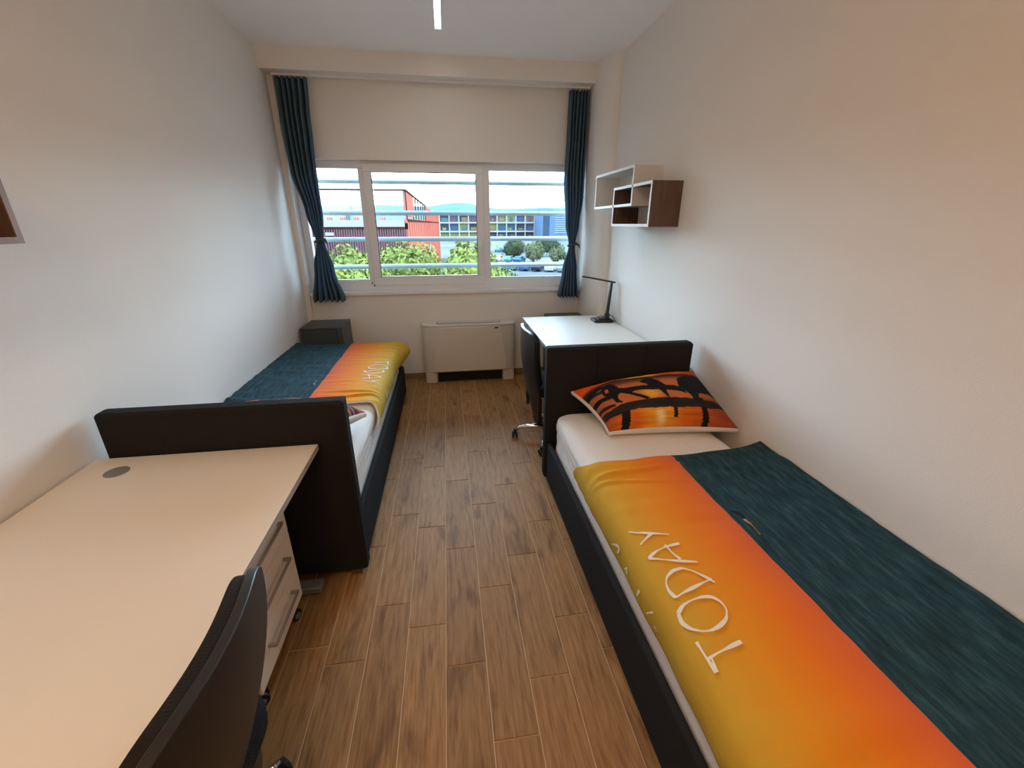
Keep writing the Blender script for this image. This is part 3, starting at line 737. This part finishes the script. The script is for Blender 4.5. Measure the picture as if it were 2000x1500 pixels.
# ------------------------------------------------------------------ drawer pedestal
pd = thing('drawer_pedestal', 'white rolling drawer pedestal with three bar handles under the desk', 'drawers', (-.70, 1.30, 0))
part('body', MB().box(-.52, -.018, -.215, .22, .088, .605), M['desk'], pd, .002)
for k in range(3):
    z0 = .092 + k * .170; dr = part('drawer_front', MB().box(-.017, 0, -.213, .218, z0, z0 + .166), M['desk'], pd, .002)
    h = MB(); zz = z0 + .105
    h.box(.022, .030, -.115, .13, zz - .006, zz + .006); h.box(0, .024, -.115, -.103, zz - .006, zz + .006); h.box(0, .024, .118, .13, zz - .006, zz + .006)
    part('handle', h, M['handle'], dr, .001)
def castor(parent, x, y, rz, r=.026):
    ca, sa_ = math.cos(rz), math.sin(rz)
    f = MB(); f.lathe([(.009, r), (.009, .088 if parent == pd else r * 2 + .022)], 10, (x - .006 * ca, y - .006 * sa_)); f.box(x - .010, x + .010, y - .010, y + .010, r, 2 * r + .006)
    o = part('castor', f, M['shell'], parent)
    def ringed(prof, n):
        vs = []
        for rr, ly in prof:
            for k in range(n):
                a = 2 * PI * k / n; lx = rr * math.cos(a); vs.append((x + ca * lx - sa_ * ly, y + sa_ * lx + ca * ly, r + rr * math.sin(a)))
        q = len(prof)
        return MB().add(vs, [(j * n + k, j * n + (k + 1) % n, (j + 1) * n + (k + 1) % n, (j + 1) * n + k) for j in range(q - 1) for k in range(n)] + [tuple(range(n))[::-1], tuple(range((q - 1) * n, q * n))])
    for sg in (-1, 1):
        part('wheel', ringed([(r * .6, sg * .014 - .009), (r, sg * .014 - .006), (r, sg * .014 + .006), (r * .6, sg * .014 + .009)], 16), M['rubber'], o)
        part('hub_cap', ringed([(r * .55, sg * .0225), (r * .55, sg * .0245)], 12), M['greyhub'], o)
    return o
for x in (-.035, -.48):
    for y, a in ((-.17, .5), (.175, 1.1)): castor(pd, x, y, a)

# ------------------------------------------------------------------ office chairs (local: faces +x, backrest at -x)
def make_chair(label, loc, rz, base_rot, recline):
    c = thing('office_chair', label, 'chair', loc, rz, 'black office chairs')
    HW = .238
    def ztop(y): return .905 - .050 * (abs(y) / HW) ** 6
    def zbot(y): a = abs(y); return .405 - .175 * sstep(.05, .165, a) + .20 * sstep(.205, HW, a) ** 2
    def xs(y, z): return -.25 + recline * (1 - sstep(.25, .92, z)) + .045 * (abs(y) / HW) ** 2 - .012 * math.sin((z - .45) * 7) * (1 if z > .45 else 0)
    def shell(off, shrink=1.0, zlo=None, ztrim=0):
        def fn(u, v):
            y = (2 * u - 1) * HW * shrink; zt = ztop(y / shrink) - ztrim; zb = zbot(y) if zlo is None else zlo + .10 * (abs(2 * u - 1)) ** 4; z = zb + (zt - zb) * v
            return (xs(y, z) + off, y, z)
        return fn
    def closed(f0, f1, nu, nv):
        mb = MB(); mb.grid(f0, nu, nv); mb.grid(f1, nu, nv); o = (nu + 1) * (nv + 1)
        rim = [i for i in range(nu)] + [nu + (nu + 1) * j for j in range(nv)] + [(nu + 1) * nv + i for i in range(nu, 0, -1)] + [(nu + 1) * j for j in range(nv, 0, -1)]
        for a, b in zip(rim, rim[1:] + rim[:1]): mb.f.append((a, b, b + o, a + o)); mb.mi.append(0)
        return mb
    s = part('back_shell', closed(shell(0), shell(.022), 34, 26), M['shell'], c, .006, 2)
    part('back_cushion', closed(shell(.0225, .93, .46, .006), lambda u, v: tuple(Vector(shell(.0225, .93, .46, .006)(u, v)) + Vector((.030 + .020 * (max(0, 1 - abs(2 * u - 1) ** 3) * max(0, 1 - abs(2 * v - 1) ** 4)) ** .5, 0, 0))), 30, 22), M['seatfab'], c, .005, 2)
    seat = MB(); P = []
    for ins, z in ((.03, .425), (0, .44), (0, .475), (.012, .493), (.04, .503), (.12, .507)):
        P.append([(x, y, z) for x, y in rrect(-.17 + ins, .28 - ins, -.235 + ins, .235 - ins, max(.03, .10 - ins * .5), 6)])
    n = len(P[0]); vs = [p for r in P for p in r]; fs = [(j * n + i, j * n + (i + 1) % n, (j + 1) * n + (i + 1) % n, (j + 1) * n + i) for j in range(5) for i in range(n)] + [tuple(range(n))[::-1], tuple(range(5 * n, 6 * n))]
    part('seat', seat.add(vs, fs), M['seatfab'], c, smooth=True)
    mc = MB(); mc.box(-.12, .12, -.06, .06, .385, .426); mc.box(-.17, -.05, -.045, .045, .392, .415); part('tilt_mechanism', mc, M['shell'], c, .006)
    lev = MB().tube([(.0, -.06, .40), (.0, -.16, .395), (.0, -.21, .392)], [.005, .005, .010]); part('lever', lev, M['shell'], c, smooth=True)
    part('gas_column', MB().lathe([(.027, .09), (.027, .26), (.016, .262), (.016, .39)], 16), M['shell'], c, .002)
    part('base_hub', MB().lathe([(.030, .065), (.042, .075), (.042, .115), (.034, .125)], 20), M['chrome'], c, .003)
    for k in range(5):
        a = base_rot + 2 * PI * k / 5; d = Vector((math.cos(a), math.sin(a), 0))
        lp = [d * .03 + Vector((0, 0, .100)), d * .12 + Vector((0, 0, .104)), d * .20 + Vector((0, 0, .100)), d * .26 + Vector((0, 0, .086)), d * .29 + Vector((0, 0, .070))]
        part('base_leg', MB().tube(lp, [.022, .019, .017, .015, .012], 10), M['chrome'], c, smooth=True)
        castor(c, d.x * .297, d.y * .297, a + 1.2 + k * .5)
    return c
make_chair('black office chair at the desk with the lamp, chrome foot showing', (.755, 2.93, 0), 0, math.radians(98), .05)
make_chair('black office chair pulled up to the desk with the drawer pedestal', (-.668, .605, 0), PI, math.radians(74 - 180), .12)

# ------------------------------------------------------------------ mini fridges
def make_fridge(label, loc, flip):
    f = thing('mini_fridge', label, 'fridge', loc, PI if flip else 0, 'dark grey mini fridges')
    part('cabinet', MB().prism([(-.19, .15), (-.16, .15), (-.16, .012), (.13, .012), (.13, .675), (-.19, .675)], -.185, .185, 'y'), M['fridge'], f, .004)
    part('door', MB().box(.138, .185, -.187, .187, .025, .678), M['fridge'], f, .005)
    part('top_plate', MB().box(-.192, .186, -.19, .19, .6755, .692), M['fridge'], f, .004)
    part('door_seal', MB().box(.130, .138, -.178, .178, .04, .668), M['gasket'], f)
    for x in (-.14, .10):
        for y in (-.15, .15): part('foot', MB().lathe([(.016, 0), (.016, .0125)], 12, (x, y)), M['rubber'], f)
    return f
make_fridge('dark grey mini fridge standing beyond the foot of the bed', (-1.195, 4.275, 0), False)
make_fridge('dark grey mini fridge of which only the top shows behind the desk', (1.195, 4.262, 0), True)

# ------------------------------------------------------------------ desk lamp
dl = thing('desk_lamp', 'black folding desk lamp with a thin flat arm', 'lamp', (1.425, 3.74, .7455))
part('base', MB().prism(rrect(-.11, .07, -.065, .085, .02), 0, .022), M['lamp'], dl, .004)
part('base_top', MB().prism(rrect(-.07, .055, -.04, .065, .015), .022, .030), M['lamp'], dl, .003)
part('hinge', MB().box(.004, .042, -.018, .018, .028, .075), M['lamp'], dl, .004)
vs = MB(); vs.prism([(.012, .06), (.034, .06), (.052, .352), (.036, .352)], -.017, .017, 'y'); part('stem', vs, M['lamp'], dl, .003)
part('arm', MB().prism([(.075, .348), (.075, .362), (-.24, .420), (-.24, .408)], -.018, .018, 'y'), M['lamp'], dl, .003)
cb = MB().tube([(.05, .05, .03), (.065, .02, .052), (.074, -.03, .045), (.078, -.07, .012), (.045, -.085, .006), (-.02, -.08, .006)], .0035, 6); part('cable', cb, M['rubber'], dl, smooth=True); cb = MB(); cb.tube([(.02, .06, .03), (-.02, .05, .046), (-.055, .02, .040), (-.05, -.02, .034)], .003, 6)
part('cable', cb, M['rubber'], dl, smooth=True)

# ------------------------------------------------------------------ interlocked wall shelves
def make_shelf(label, loc, rz, edge):
    # local: wall at x = 0, open front at x = -.21, y along the wall
    s = thing('wall_shelf', label, 'shelf', loc, rz, 'interlocked box shelves')
    T = .018
    def boxparts(y0, y1, z0, z1, mo, tagname):
        for nm, b in (('bottom_board', (y0, y1, z0, z0 + T)), ('top_board', (y0, y1, z1 - T, z1)), ('side_board', (y0, y0 + T, z0 + T, z1 - T)), ('side_board', (y1 - T, y1, z0 + T, z1 - T))):
            o = part(nm, MB().box(-.208, 0, b[0], b[1], b[2], b[3]), mo, s)
            part('front_edging', MB().box(-.2105, -.208, b[0], b[1], b[2], b[3]), edge, o)
    boxparts(0, .66, 0, .277, M['shelfwood'], 'dark')
    boxparts(.30, 1.10, .137, .402, M['shelfwhite'], 'white')
    return s
make_shelf('white and walnut interlocked box shelf above the desk with the lamp', (XR, 2.785, 1.58), 0, M['shelfwhite'])
make_shelf('walnut box shelf of which only one lower corner shows', (XL, 1.48, 1.548), PI, M['shelfwoodL'])

# ------------------------------------------------------------------ outside
GZ = -7.0
OUT = .36
def omat(n, c, *a, **k):
    k.setdefault('spec', .0)
    return mat(n, tuple(x * OUT for x in c), *a, **k)
M['asphalt'] = omat('asphalt', (.13, .13, .125), .9, var=(.05, .3))
M['hill'] = omat('haze_blue_hill', (.085, .145, .165), .95, var=(.004, .25))  # bluish base colour carries the aerial haze over the slopes
M['mauve'] = omat('mauve_slats', (.13, .055, .065), .7)
M['orange'] = omat('orange_red_cladding', (.36, .095, .066), .6, var=(.25, .12))
M['concrete'] = omat('pale_concrete', (.24, .21, .19), .85)
M['rustrail'] = omat('dark_red_rail', (.035, .016, .016), .6)
M['bark'] = omat('bark', (.12, .085, .06), .9)
def leafmat(n, c): return omat(n, c, .7, var=(.9, .45))
M['leafA'] = leafmat('bright_foliage', (.150, .170, .042)); M['leafB'] = leafmat('olive_foliage', (.105, .115, .055)); M['leafC'] = leafmat('dark_foliage', (.036, .052, .026))
M['bwhite'] = omat('white_render', (.30, .31, .31), .8); M['bgrey'] = omat('blue_grey_cladding', (.090, .135, .20), .6); M['bdark'] = omat('dark_opening', (.035, .055, .08), .6)
HAZE_PAL = [omat('panel_%s' % n, c, .6) for n, c in (('yellow', (.21, .22, .08)), ('teal', (.07, .13, .15)), ('blue', (.05, .09, .15)), ('purple', (.10, .075, .115)), ('orange', (.22, .12, .07)), ('lime', (.15, .19, .085)))]  # panel colours paled, distance haze is mixed into them
gmb = MB().box(-900, 900, 6, 1600, GZ - .5, GZ)
struct('ground', gmb, M['asphalt'], 'pale car park ground far below the window', 'ground')
def hz(x, y):
    t = (y - 1500) / 1900
    r = math.sin(PI * min(1, max(0, t))) ** .8
    d = x / y if y else 0
    return GZ + r * (92 + 14 * math.exp(-((d - .035) / .06) ** 2) + 3 * math.sin(d * 37) + 14 * noise.noise(Vector((x * .004, y * .004, 0))) - 10 * sstep(.05, .12, d))
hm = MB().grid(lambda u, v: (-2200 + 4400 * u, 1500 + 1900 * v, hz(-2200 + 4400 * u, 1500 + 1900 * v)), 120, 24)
struct('hills', hm, M['hill'], 'distant hill ridge tinted blue-green for haze on the horizon', 'hill').data.polygons.foreach_set('use_smooth', [True] * (120 * 24))

rbld = thing('parking_building', 'large red slatted building with an orange side wall and roof fence', 'building', (-3.2, 40, GZ))
ang = math.atan2(-1.6 + 3.2, 77.0)
H1 = 1.9 - GZ; H2 = 4.25 - GZ
part('core', MB().prism([(-24, .4), (-.3, .4), (-.3 + 1.6, 77), (-24, 77)], 0, H1 - .5), M['concrete'], rbld)
part('roof_slab', MB().prism([(-24.2, -.15), (-.26, -.15), (-.26 + 1.6, 77.0), (-24.2, 77.0)], H1 - .55, H1), M['concrete'], rbld)
for fi, (z0, z1) in enumerate(((.2, 2.4), (3.0, 5.2), (5.8, H1 - .75))):
    sl = MB()
    for k in range(120): x = -24 + k * .2; sl.box(x, x + .1, -.05, .12, z0, z1)
    o = part('slat_screen', sl, M['mauve'], rbld); o['kind'] = 'stuff'
    part('floor_beam', MB().box(-24, 0, 0, .3, z1, z1 + .5), M['rustrail'], rbld)
cl = MB()
nseg = 64
for k in range(nseg):
    y0 = 77 * k / nseg; y1 = 77 * (k + 1) / nseg; off = .06 if k % 2 else 0
    x0 = 1.6 * y0 / 77 + off; x1 = 1.6 * y1 / 77 + off
    cl.prism([(x0 - .25, y0), (x0, y0), (x1, y1), (x1 - .25, y1)], .0, H1 + .15 if y0 < 26 else H2 - .45)
o = part('side_cladding', cl, M['orange'], rbld); o['kind'] = 'stuff'
part('corner_screen', MB().prism([(-.25, .3), (.02, .3), (.14, 6.5), (-.1, 6.5)], H1 + .3, H2), M['orange'], rbld)
part('side_band', MB().prism([(.05, 0), (.12, 0), (1.72, 77), (1.65, 77)], H1 - .1, H1 + .05), M['rustrail'], rbld)
for k in range(7):
    y = [0, 6.5, 9.5, 13, 17, 21, 25][k]; x = 1.6 * y / 77; part('fence_post', MB().box(x - .09, x + .03, y, y + .14, H1, H2 - .012 * y), M['rustrail'], rbld)
part('top_rail', MB().tube([(-24, 0, H2), (0, 0, H2)], .085, 6), M['rustrail'], rbld)
part('side_fence_rail', MB().tube([(0, 0, H2), (1.6 * 27 / 77, 27, H2 - .32)], .10, 6), M['rustrail'], rbld)
wire = MB()
for k in range(140): x = -24 + k * .172; wire.box(x, x + .012, -.005, .007, H1, H2)
o = part('wire_fence', wire, M['louv'], rbld); o['kind'] = 'stuff'
part('stair_stringer', MB().prism([(4.0, 1.2), (30, 5.4), (30, 5.7), (4.0, 1.5)], .62 + .1, .9, 'x'), M['concrete'], rbld)
for k in range(8): part('roof_kerb_block', MB().box(-10 + k * 1.1, -9.6 + k * 1.1, .2, .6, H1, H1 + .22), M['orange'], rbld)
for x0, x1 in ((-9.9, -6.8), (-6.0, -5.0)): part('roof_hut', MB().box(x0, x1, 8, 11, H1, H1 + 1.4), M['bwhite'], rbld)
part('sign_board', MB().box(-6.9, -6.2, -.12, -.06, H1 - 1.25, H1 - .98), M['concrete'], rbld)

def make_tree(label, x, y, ztop, rx, rz_, lm, n, leaf, seed, group=None):
    t = thing('tree', label, 'tree', (x, y, GZ), 0, group)
    rnd = random.Random(seed); hgt = ztop - GZ; cz = hgt - rz_
    lobes = []
    for k in range(13):
        a = rnd.uniform(0, 2 * PI); e = rnd.uniform(-.35, .95); rr = rnd.uniform(.35, .68)
        lobes.append((Vector((rx * rr * math.cos(a) * math.cos(e), rx * rr * math.sin(a) * math.cos(e), cz + rz_ * rr * math.sin(e))), rx * rnd.uniform(.30, .46)))
    lobes.append((Vector((0, 0, cz + rz_ * .35)), rx * .6))
    vs = []; fs = []
    for k in range(n):
        c, r = lobes[rnd.randrange(len(lobes))]
        d = Vector((rnd.gauss(0, 1), rnd.gauss(0, 1), rnd.gauss(0, 1))).normalized()
        p = c + d * r * rnd.uniform(.55, 1.10)
        nn = (d + Vector((rnd.gauss(0, .45), rnd.gauss(0, .45), rnd.gauss(0, .45)))).normalized()
        a = nn.orthogonal().normalized(); b = nn.cross(a); s = leaf * rnd.uniform(.6, 1.3); i = len(vs)
        q = rnd.uniform(0, PI); a, b = a * math.cos(q) + b * math.sin(q), b * math.cos(q) - a * math.sin(q)
        vs += [p - a * s, p - b * s * .5, p + a * s, p + b * s * .5]; fs.append((i, i + 1, i + 2, i + 3))
    me = bpy.data.meshes.new('foliage'); me.from_pydata([tuple(v) for v in vs], [], fs)
    o = link('foliage', me, lm, t)
    cr_ = MB()
    for c, r in lobes:
        bm = bmesh.new(); bmesh.ops.create_icosphere(bm, subdivisions=2, radius=r * .62)
        cr_.add([v.co + c + v.co * .2 * noise.noise(v.co * 1.3 + c) for v in bm.verts], [[v.index for v in f.verts] for f in bm.faces]); bm.free()
    part('inner_foliage', cr_, lm, t, smooth=True)
    tr = MB(); tr.tube([(0, 0, 0), (.1, .05, cz * .5), (0, 0, cz)], [rx * .09, rx * .07, rx * .05], 8)
    for c, r in lobes[:5]: tr.tube([(0, 0, cz * .75), tuple(c)], [rx * .04, rx * .015], 6)
    part('trunk', tr, M['bark'], t, smooth=True)
    return t
make_tree('bright green tree in front of the slatted red facade', -5.3, 24, .95, 2.3, 2.6, M['leafA'], 6500, .15, 1)
make_tree('bright green tree overlapping the corner of the orange wall', -2.5, 29, .95, 2.7, 2.9, M['leafA'], 7500, .16, 2)
make_tree('broad bright green tree between the orange wall and the parked cars', 1.70, 24, 1.25, 2.5, 3.1, M['leafA'], 7500, .15, 3)
TG = 'car park trees'
for i, (x, y, zt, rx, lm, lab) in enumerate((
        (17.2, 113, -2.3, 3.3, 'leafC', 'dark rounded tree standing in the middle of the car park'), (10.9, 138, -3.2, 2.8, 'leafC', 'dark tree behind the middle parking row'),
        (20.4, 103, -3.3, 2.4, 'leafB', 'yellowish olive tree in front of the dark rounded tree'), (23.6, 119, -2.5, 3.4, 'leafB', 'pale olive tree below the louvre lines of the block'),
        (30, 122, -2.3, 3.6, 'leafC', 'dark tree below the blue-grey block'), (25.6, 100, -3.2, 2.6, 'leafB', 'olive tree partly covered by the curtain'),
        (5.0, 150, -2.6, 3.0, 'leafB', 'small olive tree beside the end of the orange wall'), (24.5, 160, -2.0, 4, 'leafB', 'far olive tree in front of the colourful bays'), (36, 160, -2.0, 5, 'leafC', 'far dark tree in front of the blue-grey block'), (14.5, 175, -3.2, 3.4, 'leafB', 'hazy olive tree at the foot of the long building'))):
    make_tree(lab, x, y, zt, rx, rx * .85, M[lm], 2600, .24, 20 + i, TG)

fb = thing('apartment_building', 'long low building with colourful window bays, far beyond the car park', 'building', (-3, 250, GZ))
part('wall', MB().box(0, 58, 2, 16, 0, 13.4), M['bwhite'], fb)
for z in (4.2, 8.8, 13.4): part('floor_slab', MB().box(-.5, 58.5, -.6, 2, z, z + .7), M['bwhite'], fb)
for k in range(12):
    x = k * 5.27; part('column', MB().box(x - .25, x + .25, -.5, .1, 0, 13.4), M['bwhite'], fb)
rnd = random.Random(5)
for fl_i, z in enumerate((.6, 5.0, 9.6)):
    for k in range(11):
        x = k * 5.27 + .3
        w_ = part('window_bay', MB().box(x, x + 4.67, 1.6, 2.0, z, z + 3.4), M['bdark'] if rnd.random() < .35 else rnd.choice(HAZE_PAL), fb)
        part('infill_panel', MB().box(x + rnd.uniform(.2, 2.2), x + rnd.uniform(2.8, 4.5), 1.3, 1.6, z + .2, z + rnd.uniform(1.2, 2.6)), rnd.choice(HAZE_PAL), w_)
gb = thing('office_block', 'blue-grey clad block with pale louvre lines and a dark glazed strip', 'building', (49.5, 230, GZ))
part('wall', MB().box(0, 34, 0, 18, 0, 13.6), M['bgrey'], gb)
part('stair_glazing', MB().box(1, 4.2, -.3, 0, 2.5, 13.0), M['bdark'], gb)
for k in range(8): part('louvre_line', MB().box(7, 14, -.25, 0, 4 + k * 1.05, 4.28 + k * 1.05), M['bwhite'], gb)

CARC = [omat('car_paint_%s' % n, c, .25, .3) for n, c in (('blue', (.03, .10, .22)), ('white', (.42, .42, .43)), ('silver', (.20, .21, .23)), ('dark', (.02, .025, .035)), ('pale_blue', (.08, .19, .30)))]
M['carglass'] = omat('car_glass', (.02, .03, .04), .1)
def make_car(label, x, y, rz, ci):
    c = thing('car', label, 'car', (x, y, GZ), rz, 'parked cars')
    part('body', MB().prism([(-2.1, .3), (2.1, .3), (2.15, .75), (1.9, .95), (1.0, 1.02), (-1.8, 1.05), (-2.1, .85)], -.85, .85, 'y'), CARC[ci], c, .06)
    part('cabin', MB().prism([(1.0, 1.0), (.35, 1.45), (-1.1, 1.48), (-1.75, 1.03)], -.74, .74, 'y'), CARC[ci], c, .04)
    part('windscreen', MB().prism([(1.03, 1.03), (.42, 1.44), (.38, 1.42), (.98, 1.0)], -.66, .66, 'y'), M['carglass'], c)
    for s in (-1, 1): part('side_window', MB().prism([(.75, 1.05), (.32, 1.38), (-1.0, 1.40), (-1.4, 1.06)], s * .745 - .006, s * .745 + .006, 'y'), M['carglass'], c)
    for wx in (-1.3, 1.3):
        for s in (-1, 1): part('wheel', MB().lathe([(.31, s * .70), (.31, s * .88)], 14, (wx, .31), 'y'), M['rubber'], c)
    return c
CR = math.radians(62)
rowx = lambda x0, y0, k: (x0 + 2.55 * k * math.sin(CR), y0 - 2.55 * k * math.cos(CR))
cl_ = []
for lab, k, ci in (('blue car at the near end of the front parking row', 0, 0), ('pale blue car second in the front parking row', 1, 4), ('blue car third in the front parking row', 2, 0), ('dark car in the front parking row beside the white van-like car', 3, 3), ('white car fifth in the front parking row', 4, 1), ('silver car sixth in the front parking row', 5, 2)):
    cl_.append((lab, *rowx(10.8, 87, k), CR, ci))
for lab, k, ci in (('blue car at the start of the middle parking row', 0, 0), ('white car second in the middle parking row', 1, 1), ('pale blue car third in the middle parking row', 2, 4), ('blue car last in the middle parking row', 3, 0)):
    cl_.append((lab, *rowx(10.2, 106, k), CR, ci))
for lab, k, ci in (('pale blue car first in the farthest parking row', 0, 4), ('blue car second in the farthest parking row', 1, 0), ('white car third in the farthest parking row', 2, 1), ('blue car fourth in the farthest parking row', 3, 0)):
    cl_.append((lab, *rowx(17.0, 143, k), CR, ci))
for a in cl_: make_car(*a)
